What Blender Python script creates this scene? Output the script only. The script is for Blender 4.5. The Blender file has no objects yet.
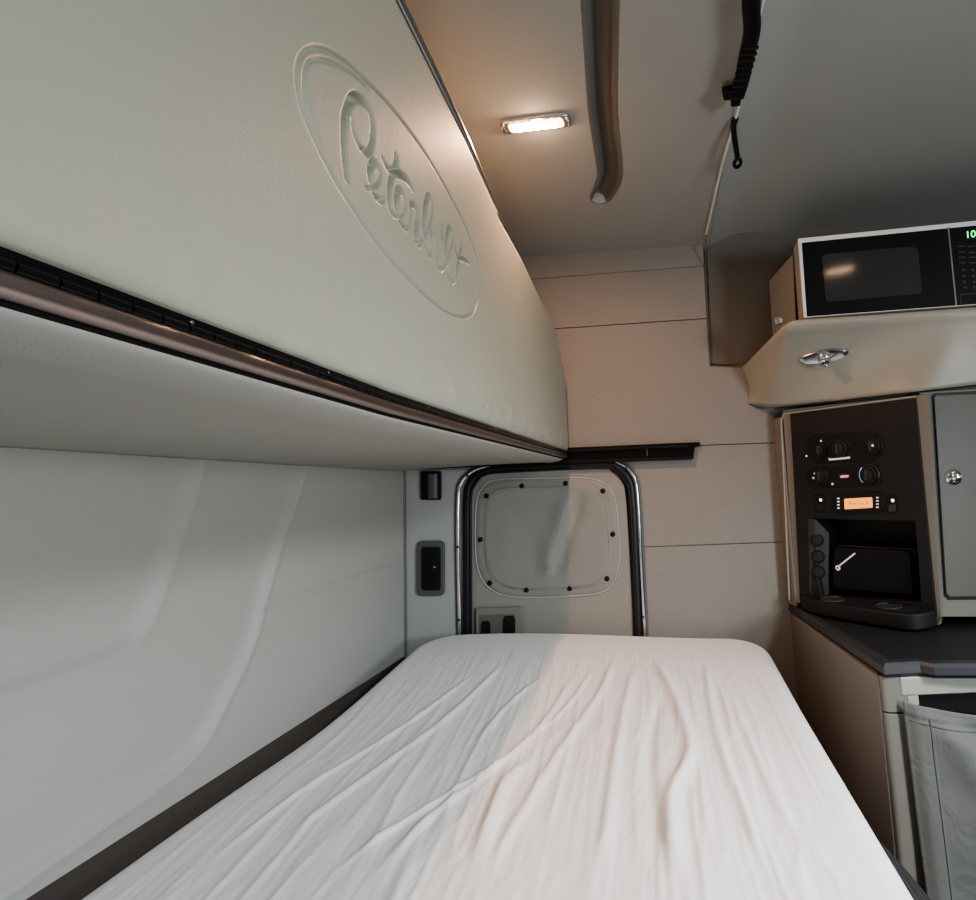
import bpy, bmesh, math, random
import numpy as np
from mathutils import Vector, Matrix
random.seed(4); rng = np.random.default_rng(7)
C = bpy.context.scene.collection
V = Vector
H = 1.15                         # eye height above the floor
# ------------------------------------------------------------------ camera
W_, H_ = 976, 900
F, CX, CY = 560.0, 645.0, 421.0
up_c = V(((370-CX)/F, (4500+CY)/F, -1)).normalized()
f_c = V(((665-CX)/F, -(485-CY)/F, -1))
f_c = (f_c - up_c*f_c.dot(up_c)).normalized()
r_c = f_c.cross(up_c).normalized()
RM = Matrix((r_c, f_c, up_c))
cd = bpy.data.cameras.new('camera'); cam = bpy.data.objects.new('camera', cd); C.objects.link(cam)
cam.matrix_world = Matrix.Translation((0, 0, H)) @ RM.to_4x4()
cd.sensor_width = 36; cd.lens = F/W_*36; cd.clip_start = 0.02
cd.shift_x = (W_/2-CX)/W_; cd.shift_y = (CY-H_/2)/W_
bpy.context.scene.camera = cam
O = V((0, 0, H))
def ray(px, py): return RM @ V(((px-CX)/F, -(py-CY)/F, -1))
def aY(px, py, y): d = ray(px, py); return O + d*(y/d.y)
def aX(px, py, x): d = ray(px, py); return O + d*(x/d.x)
def aZ(px, py, z): d = ray(px, py); return O + d*((z-H)/d.z)
def aP(px, py, p0, n): d = ray(px, py); return O + d*((p0-O).dot(n)/d.dot(n))

# ------------------------------------------------------------------ materials
def mat(name, col, rough=.6, metal=0, bump=None, var=0, emis=None, es=0, coat=0, spec=.5, sheen=0, bump2=None, trans=0):
    m = bpy.data.materials.new(name); m.use_nodes = True
    nt = m.node_tree; b = nt.nodes['Principled BSDF']
    b.inputs['Base Color'].default_value = (*col, 1); b.inputs['Roughness'].default_value = rough
    b.inputs['Metallic'].default_value = metal; b.inputs['Coat Weight'].default_value = coat
    b.inputs['Specular IOR Level'].default_value = spec; b.inputs['Sheen Weight'].default_value = sheen
    if trans: b.inputs['Transmission Weight'].default_value = trans
    if emis: b.inputs['Emission Color'].default_value = (*emis, 1); b.inputs['Emission Strength'].default_value = es
    tc = nt.nodes.new('ShaderNodeTexCoord')
    if var:
        n = nt.nodes.new('ShaderNodeTexNoise'); n.inputs['Scale'].default_value = 3; n.inputs['Detail'].default_value = 4
        nt.links.new(tc.outputs['Object'], n.inputs['Vector'])
        mx = nt.nodes.new('ShaderNodeMix'); mx.data_type = 'RGBA'
        nt.links.new(n.outputs['Fac'], mx.inputs['Factor'])
        mx.inputs['A'].default_value = (*[c*(1-var) for c in col], 1)
        mx.inputs['B'].default_value = (*[min(1, c*(1+var)) for c in col], 1)
        nt.links.new(mx.outputs['Result'], b.inputs['Base Color'])
    if bump:
        kind, sc, st, dist = bump
        if kind == 'leather':
            t = nt.nodes.new('ShaderNodeTexVoronoi'); t.inputs['Scale'].default_value = sc; o = t.outputs['Distance']
        elif kind == 'weave':
            t = nt.nodes.new('ShaderNodeTexWave'); t.inputs['Scale'].default_value = sc; t.inputs['Distortion'].default_value = 1.5; o = t.outputs['Fac']
        else:
            t = nt.nodes.new('ShaderNodeTexNoise'); t.inputs['Scale'].default_value = sc; t.inputs['Detail'].default_value = 5; o = t.outputs['Fac']
        nt.links.new(tc.outputs['Object'], t.inputs['Vector'])
        bp = nt.nodes.new('ShaderNodeBump'); bp.inputs['Strength'].default_value = st; bp.inputs['Distance'].default_value = dist
        nt.links.new(o, bp.inputs['Height']); nt.links.new(bp.outputs['Normal'], b.inputs['Normal'])
        if bump2:
            sc, st, dist = bump2
            t2 = nt.nodes.new('ShaderNodeTexNoise'); t2.inputs['Scale'].default_value = sc; t2.inputs['Detail'].default_value = 3
            t2.inputs['Distortion'].default_value = 1.2
            nt.links.new(tc.outputs['Object'], t2.inputs['Vector'])
            b2 = nt.nodes.new('ShaderNodeBump'); b2.inputs['Strength'].default_value = st; b2.inputs['Distance'].default_value = dist
            nt.links.new(t2.outputs['Fac'], b2.inputs['Height']); nt.links.new(b2.outputs['Normal'], bp.inputs['Normal'])
    return m
M = dict(
    vinyl=mat('bunk_vinyl', (.405, .405, .325), .58, bump=('leather', 420, .12, .0012), bump2=(22, .08, .004), var=.03, spec=.45),
    shade=mat('channel_shade', (.15, .14, .125), .8, bump=('noise', 260, .2, .002)),  # shade of the ceiling groove, put into a colour darker than the headliner
    pad=mat('underside_vinyl', (.34, .34, .31), .6, bump=('leather', 420, .15, .001), var=.04),
    wall=mat('wall_vinyl', (.42, .43, .395), .6, bump=('leather', 420, .15, .001), bump2=(9, .05, .01), var=.03),
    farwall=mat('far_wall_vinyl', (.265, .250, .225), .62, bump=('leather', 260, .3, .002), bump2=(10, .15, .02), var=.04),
    ceil=mat('headliner', (.34, .345, .32), .8, bump=('noise', 260, .2, .002), var=.03),
    recess=mat('recess_dark', (.16, .15, .13), .8, bump=('noise', 260, .2, .002), var=.05),
    column=mat('column_plastic', (.42, .44, .43), .5, bump=('noise', 400, .15, .001)),
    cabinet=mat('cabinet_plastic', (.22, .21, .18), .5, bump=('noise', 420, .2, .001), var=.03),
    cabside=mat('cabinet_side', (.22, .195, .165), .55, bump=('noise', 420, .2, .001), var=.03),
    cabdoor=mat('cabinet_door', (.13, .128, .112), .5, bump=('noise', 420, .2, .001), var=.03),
    shelf=mat('shelf_plastic', (.38, .36, .30), .42, bump=('noise', 420, .15, .001), var=.02),
    pale=mat('pale_frame', (.40, .40, .35), .4),
    counter=mat('counter_black', (.018, .019, .021), .55, bump=('noise', 500, .3, .001)),
    counterlip=mat('counter_edge', (.036, .040, .044), .42),
    black=mat('black_plastic', (.006, .006, .0065), .5, bump=('noise', 500, .2, .001), spec=.3),
    panel=mat('console_black', (.011, .011, .0115), .6, bump=('noise', 500, .3, .001)),
    deep=mat('deep_black', (.003, .003, .003), .5),
    rubber=mat('rubber_seal', (.008, .008, .009), .45),
    gloss=mat('gloss_black', (.006, .006, .007), .06, spec=.5),
    glass=mat('oven_window', (.035, .035, .036), .10),
    chrome=mat('chrome', (.75, .76, .78), .18, 1),
    steel=mat('brushed_steel', (.45, .47, .5), .3, 1),
    bronze=mat('brown_metal', (.30, .25, .235), .42, 1),
    hinge=mat('black_metal', (.006, .006, .007), .3, .0, spec=.3),
    white=mat('white_enamel', (.85, .85, .83), .3),
    offwhite=mat('oven_side', (.34, .32, .28), .45),
    grey=mat('grey_plastic', (.10, .105, .12), .45),
    sheet=mat('white_cotton', (.80, .79, .80), .9, bump=('weave', 900, .03, .0005), sheen=.15, bump2=(30, .12, .006)),
    brown=mat('brown_carpet', (.075, .062, .058), .95, bump=('noise', 600, .5, .003)),
    ribbed=mat('ribbed_black', (.03, .031, .034), .8, bump=('weave', 90, .6, .004)),
    cloth=mat('grey_cloth', (.165, .17, .155), .85, bump=('weave', 800, .1, .001), bump2=(14, .35, .012), var=.06),
    snapcloth=mat('window_cover_vinyl', (.25, .255, .235), .55, bump=('leather', 280, .25, .002), var=.05),
    doorp=mat('door_vinyl', (.28, .27, .24), .6, bump=('leather', 280, .3, .002), var=.03),
    mark=mat('white_print', (.85, .85, .85), .5, emis=(1, 1, 1), es=.15),
    blue=mat('blue_print', (.25, .5, .8), .5, emis=(.3, .6, 1), es=.15),
    red=mat('red_badge', (.35, .05, .06), .5),
    orange=mat('orange_screen', (.9, .35, .08), .5, emis=(1, .36, .07), es=.85),
    darkorange=mat('screen_digits', (.35, .1, .02), .5, emis=(.45, .12, .02), es=.3),
    screenmark=mat('screen_mark', (.6, .22, .05), .5, emis=(.85, .26, .05), es=.55),
    green=mat('green_digits', (.1, .8, .3), .5, emis=(.15, 1, .25), es=1.6),
    led=mat('led_lens', (1, .9, .8), .3, emis=(1, .70, .48), es=40),
    lens=mat('lamp_lens', (1, .85, .7), .3, emis=(1, .55, .3), es=6),
    light=mat('indicator', (1, .9, .8), .3, emis=(1, .85, .7), es=1.5),
    piping=mat('white_piping', (.75, .74, .66), .5),
    key=mat('key_grey', (.05, .05, .052), .4),
    carpet=mat('floor_carpet', (.03, .03, .032), .95, bump=('noise', 400, .6, .004)),
    outside=mat('cab_grey', (.30, .30, .28), .8),
)
# ------------------------------------------------------------------ builders
def link(name, me, m, parent=None, smooth=True):
    me.materials.append(M[m] if isinstance(m, str) else m)
    if smooth:
        me.polygons.foreach_set('use_smooth', [True]*len(me.polygons))
    o = bpy.data.objects.new(name, me); C.objects.link(o)
    if parent is not None:
        o.parent = parent; o.matrix_parent_inverse = Matrix.Translation(-parent.location)
    return o
def tag(o, label, cat, group=None):
    o['label'] = label; o['category'] = cat
    if group: o['group'] = group
    return o
def struct(o): o['kind'] = 'structure'; return o
def empty(name, loc, label, cat, group=None):
    o = bpy.data.objects.new(name, None); o.empty_display_size = .03; C.objects.link(o); o.location = loc
    return tag(o, label, cat, group)
def bev(o, w, seg=3, ang=35):
    b = o.modifiers.new('bevel', 'BEVEL'); b.width = w; b.segments = seg; b.limit_method = 'ANGLE'; b.angle_limit = math.radians(ang)
    wn = o.modifiers.new('wn', 'WEIGHTED_NORMAL'); wn.keep_sharp = True
    return o
def pydata(name, vs, fs, m, parent=None, smooth=True, fix=True):
    me = bpy.data.meshes.new(name); me.from_pydata([tuple(v) for v in vs], [], fs); me.update()
    if fix:
        bm = bmesh.new(); bm.from_mesh(me); bmesh.ops.recalc_face_normals(bm, faces=bm.faces); bm.to_mesh(me); bm.free()
    return link(name, me, m, parent, smooth)
class MB:
    def __init__(s): s.v = []; s.f = []
    def prism(s, poly, ext):
        """poly: list of 3D points, extruded by vector ext"""
        n = len(poly); b = len(s.v); ext = V(ext)
        s.v += [V(p) for p in poly] + [V(p)+ext for p in poly]
        s.f += [tuple(b+i for i in range(n)), tuple(b+n+i for i in reversed(range(n)))]
        s.f += [(b+i, b+(i+1) % n, b+n+(i+1) % n, b+n+i) for i in range(n)]
        return s
    def box(s, a, b):
        x0, y0, z0 = a; x1, y1, z1 = b
        return s.prism([(x0, y0, z0), (x1, y0, z0), (x1, y1, z0), (x0, y1, z0)], (0, 0, z1-z0))
    def obox(s, c, u, v, w):
        """oriented box: centre c and half vectors u v w"""
        c, u, v, w = V(c), V(u), V(v), V(w)
        return s.prism([c-u-v-w, c+u-v-w, c+u+v-w, c-u+v-w], w*2)
    def tube(s, pts, r, n=10, caps=True, closed=False, flat=1.0, nrm=None):
        pts = [V(p) for p in pts]; b = len(s.v); m = len(pts)
        rs = r if isinstance(r, (list, tuple)) else [r]*m
        a = None
        for i, p in enumerate(pts):
            if closed: t = (pts[(i+1) % m]-pts[i-1]).normalized()
            else: t = (pts[min(i+1, m-1)]-pts[max(i-1, 0)]).normalized()
            if nrm is not None: a = V(nrm)
            elif a is None: a = V((0, 0, 1)) if abs(t.z) < .9 else V((1, 0, 0))
            a = (a - t*a.dot(t)).normalized(); c = t.cross(a)
            for k in range(n):
                q = 2*math.pi*k/n
                s.v.append(p + a*math.cos(q)*rs[i]*flat + c*math.sin(q)*rs[i])
        for i in range(m if closed else m-1):
            for k in range(n):
                i2 = (i+1) % m
                s.f.append((b+i*n+k, b+i*n+(k+1) % n, b+i2*n+(k+1) % n, b+i2*n+k))
        if caps and not closed:
            s.f.append(tuple(b+k for k in reversed(range(n)))); s.f.append(tuple(b+(m-1)*n+k for k in range(n)))
        return s
    def lathe(s, c, ax, prof, n=24, sx=1, up=None):
        """prof: list of (r, h) along axis ax from c"""
        c = V(c); ax = V(ax).normalized(); a = V(up) if up is not None else (V((0, 0, 1)) if abs(ax.z) < .9 else V((1, 0, 0)))
        a = (a-ax*a.dot(ax)).normalized(); e = ax.cross(a); b = len(s.v); m = len(prof)
        for r, h in prof:
            for k in range(n):
                q = 2*math.pi*k/n
                s.v.append(c+ax*h+a*math.cos(q)*r+e*math.sin(q)*r*sx)
        for i in range(m-1):
            for k in range(n):
                s.f.append((b+i*n+k, b+i*n+(k+1) % n, b+(i+1)*n+(k+1) % n, b+(i+1)*n+k))
        s.f.append(tuple(b+k for k in reversed(range(n)))); s.f.append(tuple(b+(m-1)*n+k for k in range(n)))
        return s
    def build(s, name, m, parent=None, bevel=0, seg=3, smooth=True):
        o = pydata(name, s.v, s.f, m, parent, smooth)
        if bevel: bev(o, bevel, seg)
        elif smooth:
            wn = o.modifiers.new('edge', 'EDGE_SPLIT'); wn.split_angle = math.radians(40)
        return o
def grid(name, P, m, parent=None):
    """P: numpy (nu,nv,3)"""
    nu, nv = P.shape[:2]
    me = bpy.data.meshes.new(name)
    me.vertices.add(nu*nv); me.vertices.foreach_set('co', P.reshape(-1).astype(np.float32))
    i = np.arange((nu-1)*(nv-1)); a = (i//(nv-1))*nv + i % (nv-1)
    q = np.stack([a, a+nv, a+nv+1, a+1], 1).reshape(-1)
    me.loops.add(len(q)); me.loops.foreach_set('vertex_index', q.astype(np.int32))
    me.polygons.add(len(i)); me.polygons.foreach_set('loop_start', (np.arange(len(i))*4).astype(np.int32))
    me.update(calc_edges=True); me.validate()
    return link(name, me, m, parent)
def smoothpts(p, n=8, closed=False):
    p = [V(q) for q in p]; out = []; m = len(p)
    for i in range(m if closed else m-1):
        if closed: a, b, c, d = p[i-1], p[i], p[(i+1) % m], p[(i+2) % m]
        else: a, b, c, d = p[max(i-1, 0)], p[i], p[i+1], p[min(i+2, m-1)]
        for k in range(n):
            t = k/n
            out.append(.5*((2*b)+(c-a)*t+(2*a-5*b+4*c-d)*t*t+(3*b-a-3*c+d)*t**3))
    if not closed: out.append(p[-1])
    return out
def segdist(X, Y, pts, ws=None):
    """min distance from points to polyline (numpy); optionally the interpolated width, and signed side"""
    best = np.full(X.shape, 1e9); wv = np.zeros(X.shape); side = np.zeros(X.shape)
    for i in range(len(pts)-1):
        ax, ay = pts[i][0], pts[i][1]; bx, by = pts[i+1][0], pts[i+1][1]
        dx, dy = bx-ax, by-ay; L = dx*dx+dy*dy+1e-12
        t = np.clip(((X-ax)*dx+(Y-ay)*dy)/L, 0, 1)
        d = np.hypot(X-ax-t*dx, Y-ay-t*dy); k = d < best
        best = np.where(k, d, best); side = np.where(k, np.sign(dx*(Y-ay)-dy*(X-ax)), side)
        if ws is not None: wv = np.where(k, ws[i]*(1-t)+ws[i+1]*t, wv)
    return best, side, wv
def sst(x, a, b): t = np.clip((x-a)/(b-a), 0, 1); return t*t*(3-2*t)
def vnoise(X, Y, seed=0):
    xi = np.floor(X).astype(int); yi = np.floor(Y).astype(int); fx = X-xi; fy = Y-yi
    fx = fx*fx*(3-2*fx); fy = fy*fy*(3-2*fy)
    def h(a, b):
        n = (a*374761393 + b*668265263 + seed*974634777) & 0xffffffff
        n = ((n ^ (n >> 13))*1274126177) & 0xffffffff
        return ((n ^ (n >> 16)) & 0xffff)/65535.
    return (h(xi, yi)*(1-fx)+h(xi+1, yi)*fx)*(1-fy)+(h(xi, yi+1)*(1-fx)+h(xi+1, yi+1)*fx)*fy
def text(name, body, loc, u, v, size, m, parent, ext=.0004):
    cu = bpy.data.curves.new(name, 'FONT'); cu.body = body; cu.size = size; cu.extrude = ext
    o = bpy.data.objects.new(name, cu); C.objects.link(o)
    u = V(u).normalized(); v = V(v).normalized(); n = u.cross(v).normalized()
    mw = Matrix.Translation(V(loc)) @ Matrix((u, v, n)).transposed().to_4x4()
    dg = bpy.context.evaluated_depsgraph_get(); me = bpy.data.meshes.new_from_object(o.evaluated_get(dg))
    bpy.data.objects.remove(o); me.transform(mw); me.materials.clear()
    return link(name, me, m, parent, False)

# ------------------------------------------------------------------ room shell
YF = 1.80                                  # far wall
XL = aY(405, 560, YF).x                    # left wall
ZC = H+.782                                # ceiling
XR = 2.3; YN = -.62
XS = aZ(720, 180, ZC).x                    # ceiling seam
floor = struct(MB().box((XL-.1, YN-.1, -.06), (XR, YF+.2, 0)).build('floor', 'carpet'))
# --- left wall with swept padded relief
yy = np.arange(YN, YF+.001, .006); zz = np.arange(H-.492, ZC+.02, .006)
Yg, Zg = np.meshgrid(yy, zz, indexing='ij')
def yz(px, py): p = aX(px, py, XL); return (p.y, p.z)
c1 = [yz(*p) for p in [(213, 440), (207, 468), (189, 527), (174, 573), (153, 627), (128, 650), (60, 676), (0, 697), (-120, 742)]]
c2 = [yz(*p) for p in [(314, 445), (307, 471), (286, 532), (268, 593), (256, 639), (230, 696), (194, 757), (102, 826), (0, 897)]]
def sm2(c, n=8): return [(p.x, p.y) for p in smoothpts([V((a, b, 0)) for a, b in c], n)]
c1, c2 = sm2(c1), sm2(c2)
c1 = [(c1[0][0]+.02, ZC+.2)]+c1+[(-3, c1[-1][1])]; c2 = [(c2[0][0]+.02, ZC+.2)]+c2+[(-3, c2[-1][1]-.3)]
d1, s1, _ = segdist(Yg, Zg, c1); d2, s2, _ = segdist(Yg, Zg, c2)
d1 = d1*s1; d2 = d2*s2                      # positive on the far / lower side
hgt = .010*sst(d1, -.010, .012) + .010*sst(d2, -.007, .005) + .004*np.exp(-(d2/.010)**2)
hgt += .004*np.exp(-(d1/.014)**2) - .003*np.exp(-np.clip(-d2, 0, 9)/.10)*(d2 < 0)*sst(-d2, 0, .03) - .003*np.exp(-np.clip(-d1, 0, 9)/.12)*(d1 < 0)*sst(-d1, 0, .03)
sa = yz(268, 606); sb = yz(404, 563)
ds, _, _ = segdist(Yg, Zg, [sa, sb]); hgt -= .006*np.exp(-(ds/.0045)**2)
P = np.stack([XL-.024+hgt, Yg, Zg], -1)
struct(grid('wall_left', P, 'wall'))
struct(MB().box((XL-.08, YN, 0), (XL-.03, YF+.15, ZC+.05)).build('wall_left_backing', 'outside'))
bpy.data.objects['wall_left_backing'].name = 'wall_left.001'
# near wall and right (cab) side
struct(MB().box((XL-.1, YN-.06, 0), (XR, YN, ZC+.1)).build('wall_near', 'farwall'))
wr = MB()
wz0, wz1 = H-.32, H+.42
wr.box((XR, YN, 0), (XR+.05, YF+.1, wz0)).box((XR, YN, wz1), (XR+.05, YF+.1, ZC+.1))
struct(wr.build('wall_right', 'outside'))
# dark ledge between wall and mattress
lz = H-.545
pydata('trim_1', [(x, y, z) for y, t in ((YN, H-.468), (YF, H-.492)) for x, z in ((XL-.03, t), (XL-.006, t), (XL+.12, lz), (XL+.12, lz-.06), (XL-.03, lz-.06))],
  [(0, 1, 2, 3, 4), (9, 8, 7, 6, 5)]+[(k, 5+k, 5+(k+1) % 5, (k+1) % 5) for k in range(5)], 'brown', smooth=False)['kind'] = 'structure'
MB().tube([aY(405, 440, YF-.008), aY(407, 662, YF-.008)], .0016, 6).build('trim_2', 'recess')['kind'] = 'structure'
# --- far wall
def fw(pts, y=YF): return [aY(px, py, y) for px, py in pts]
back = MB().box((XL-.1, YF+.03, 0), (XR, YF+.14, ZC+.1)); struct(back.build('wall_far', 'farwall', smooth=False))
bo = bpy.data.objects['wall_far']
def wallpanel(pts, m='farwall', y=YF, th=.028, b=.0022):
    o = MB().prism(fw(pts, y), (0, th, 0)).build('wall_panel', m, bo, b, 3); return o
wallpanel([(405, 250), (525, 250), (703, 239), (704, 265.4), (535, 278.4), (400, 287.4)], y=YF-.006)
wallpanel([(380, 288.3), (535, 278.9), (704, 266), (707, 318), (565, 327.7), (380, 341)])
wallpanel([(380, 341.7), (565, 328.3), (707, 318.6), (710, 366), (900, 362), (900, 430), (775, 442.5), (703, 445), (570, 449), (570, 475), (380, 480)])
wallpanel([(622, 462), (703, 445.5), (775, 443), (900, 439), (900, 531), (785, 541.8), (641, 547), (637, 500)], y=YF+.003)
wallpanel([(637, 547.6), (785, 542.3), (900, 531.5), (900, 900), (640, 900)], y=YF+.001)
wallpanel([(350, 470), (470, 470), (470, 900), (350, 900)], 'column', y=YF-.001, b=.002)   # pale column left of the door
# recess behind the microwave: in a darker tone than the far wall
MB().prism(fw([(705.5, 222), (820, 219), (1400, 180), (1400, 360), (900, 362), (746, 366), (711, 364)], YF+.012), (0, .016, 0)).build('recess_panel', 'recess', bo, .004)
# --- ceiling: left part with moulded channel, right part, seam piping
xs = np.concatenate([np.arange(XL-.05, -.24, .02), np.arange(-.24, 0, .0025), np.arange(0, XS+.002, .008)]); ys = np.arange(YN-.02, YF+.03, .006)
Xg, Yg = np.meshgrid(xs, ys, indexing='ij')
g0 = aZ(600, 0, ZC); g1 = aZ(603, 110, ZC); g2 = aZ(610, 175, ZC); g3 = aZ(606, 200, ZC)
gp = [(g0.x-(g1.x-g0.x)*3, g0.y-(g1.y-g0.y)*3), (g0.x, g0.y), (g1.x, g1.y), (g2.x, g2.y), (g3.x-.010, g3.y-.02)]
dg_, _, _ = segdist(Xg, Yg, gp)
hz = .050*(1-sst(dg_, .018, .031))
hz += .004*(vnoise(Xg*4, Yg*3, 3)-.5)
P = np.stack([Xg, Yg, ZC+hz], -1)
cl = struct(grid('ceiling', P, 'ceil'))
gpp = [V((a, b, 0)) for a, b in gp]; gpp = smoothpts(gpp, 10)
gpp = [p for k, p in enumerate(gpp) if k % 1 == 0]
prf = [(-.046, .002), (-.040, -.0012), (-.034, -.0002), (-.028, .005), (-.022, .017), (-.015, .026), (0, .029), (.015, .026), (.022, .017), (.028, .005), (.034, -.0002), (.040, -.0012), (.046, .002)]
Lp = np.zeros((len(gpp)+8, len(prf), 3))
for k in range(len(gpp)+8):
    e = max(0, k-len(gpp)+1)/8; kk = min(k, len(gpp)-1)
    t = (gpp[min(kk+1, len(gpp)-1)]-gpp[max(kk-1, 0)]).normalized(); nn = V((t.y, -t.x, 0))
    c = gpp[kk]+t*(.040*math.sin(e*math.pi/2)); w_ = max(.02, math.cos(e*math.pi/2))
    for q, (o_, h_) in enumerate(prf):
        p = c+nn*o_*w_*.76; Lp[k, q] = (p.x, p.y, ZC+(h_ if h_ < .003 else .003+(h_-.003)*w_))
grid('channel_shade', Lp, 'shade', cl)  # groove surface, painted dark to deepen its shade
MB().box((XL-.1, YN-.1, ZC+.07), (XR, YF+.14, ZC+.12)).build('roof_backing', 'outside', cl)
xs = np.linspace(XS+.003, XR, 60); ys = np.arange(YN-.02, YF+.03, .02)
Xg, Yg = np.meshgrid(xs, ys, indexing='ij')
P = np.stack([Xg, Yg, ZC+.004+.036*sst(Xg, XS, XS+.10)+.0*Yg], -1)
grid('ceiling_panel', P, 'ceil', cl)
seam = [aZ(775, -60, ZC-.004), aZ(763, 0, ZC-.004), aZ(738, 110, ZC-.004), aZ(722, 165, ZC-.004), aZ(706, 234, ZC-.004), aY(705.5, 270, YF-.002), aY(708, 320, YF-.002), aY(710.5, 364, YF-.001)]
MB().tube(smoothpts(seam[:5], 6), .0032, 8).build('piping', 'piping', cl)
MB().tube(seam[4:], .002, 8).build('seam_welt', 'recess', cl)
MB().tube([aY(710.5, 366, YF-.001), aY(746, 367, YF-.001)], .002, 8).build('seam_welt', 'recess', cl)

# ------------------------------------------------------------------ folded upper bunk
XB = -.30
bunk = empty('upper_bunk', (XB-.27, .6, H+.09), 'folded grey-green vinyl upper bunk with embossed oval script emblem', 'bunk bed')
ztp = [(-.62, .70), (.2, .632), (.63, .566), (.84, .535), (1.0, .519), (1.16, .516), (1.4, .503), (1.5, .488), (1.6, .462), (1.68, .435), (1.745, .405), (1.782, .365)]
_q = [aX(*p, XB) for p in [(401, 1), (426, 52), (467, 137), (499, 213), (522, 255), (542, 298), (555, 325), (565, 352)]]
ztp = [(-.62, .70), (.2, _q[0].z-H+.06)] + [(p.y, p.z-H) for p in _q] + [(1.782, .36)]
ztp = [p for p in ztp if p[0] < 1.77] + [(1.782, min(.36, ztp[-2][1]-.02))]
def dzh(y): return .022*np.clip(.62-np.asarray(y, float), 0, .6)
tY = np.array([p[0] for p in ztp]); tZ = np.array([p[1] for p in ztp])
dl = [aX(*p, XB) for p in [(0, 242.5), (565, 459)]]
zb0 = H+.118
YE = 1.782
ys = np.concatenate([np.arange(YN+.02, .42, .012), np.arange(.42, 1.16, .0014), np.arange(1.16, YE-.04, .008), np.linspace(YE-.04, YE, 14)])
ts = np.concatenate([np.linspace(0, .03, 6, endpoint=False), np.linspace(.03, .16, 8, endpoint=False), np.linspace(.16, .93, 290, endpoint=False), np.linspace(.93, 1, 14)])
Yg, Tg = np.meshgrid(ys, ts, indexing='ij')
ZT = np.interp(Yg, tY, tZ)
ker = np.ones(9)/9
ZB = zb0+dzh(Yg); Zg = ZB + Tg*(H+ZT-ZB)
dE = np.minimum(np.minimum(Zg-ZB, (H+ZT-Zg)*.95), YE-Yg)
R_ = .02
dd = np.clip(dE, 0, R_)
xo = -R_*(1-np.sqrt(np.clip(1-(1-dd/R_)**2, 0, 1)))*.9
# gathered wrinkles along the lower edge
lw = np.exp(-np.clip(Zg-ZB-.02, 0, 1)/.03)
xo += .0022*lw*(vnoise(Yg*42+Zg*30, Zg*55, 5)-.5)*2*sst(dE, 0, .01)
xo += .002*(vnoise(Yg*3, Zg*4, 9)-.5)
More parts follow.
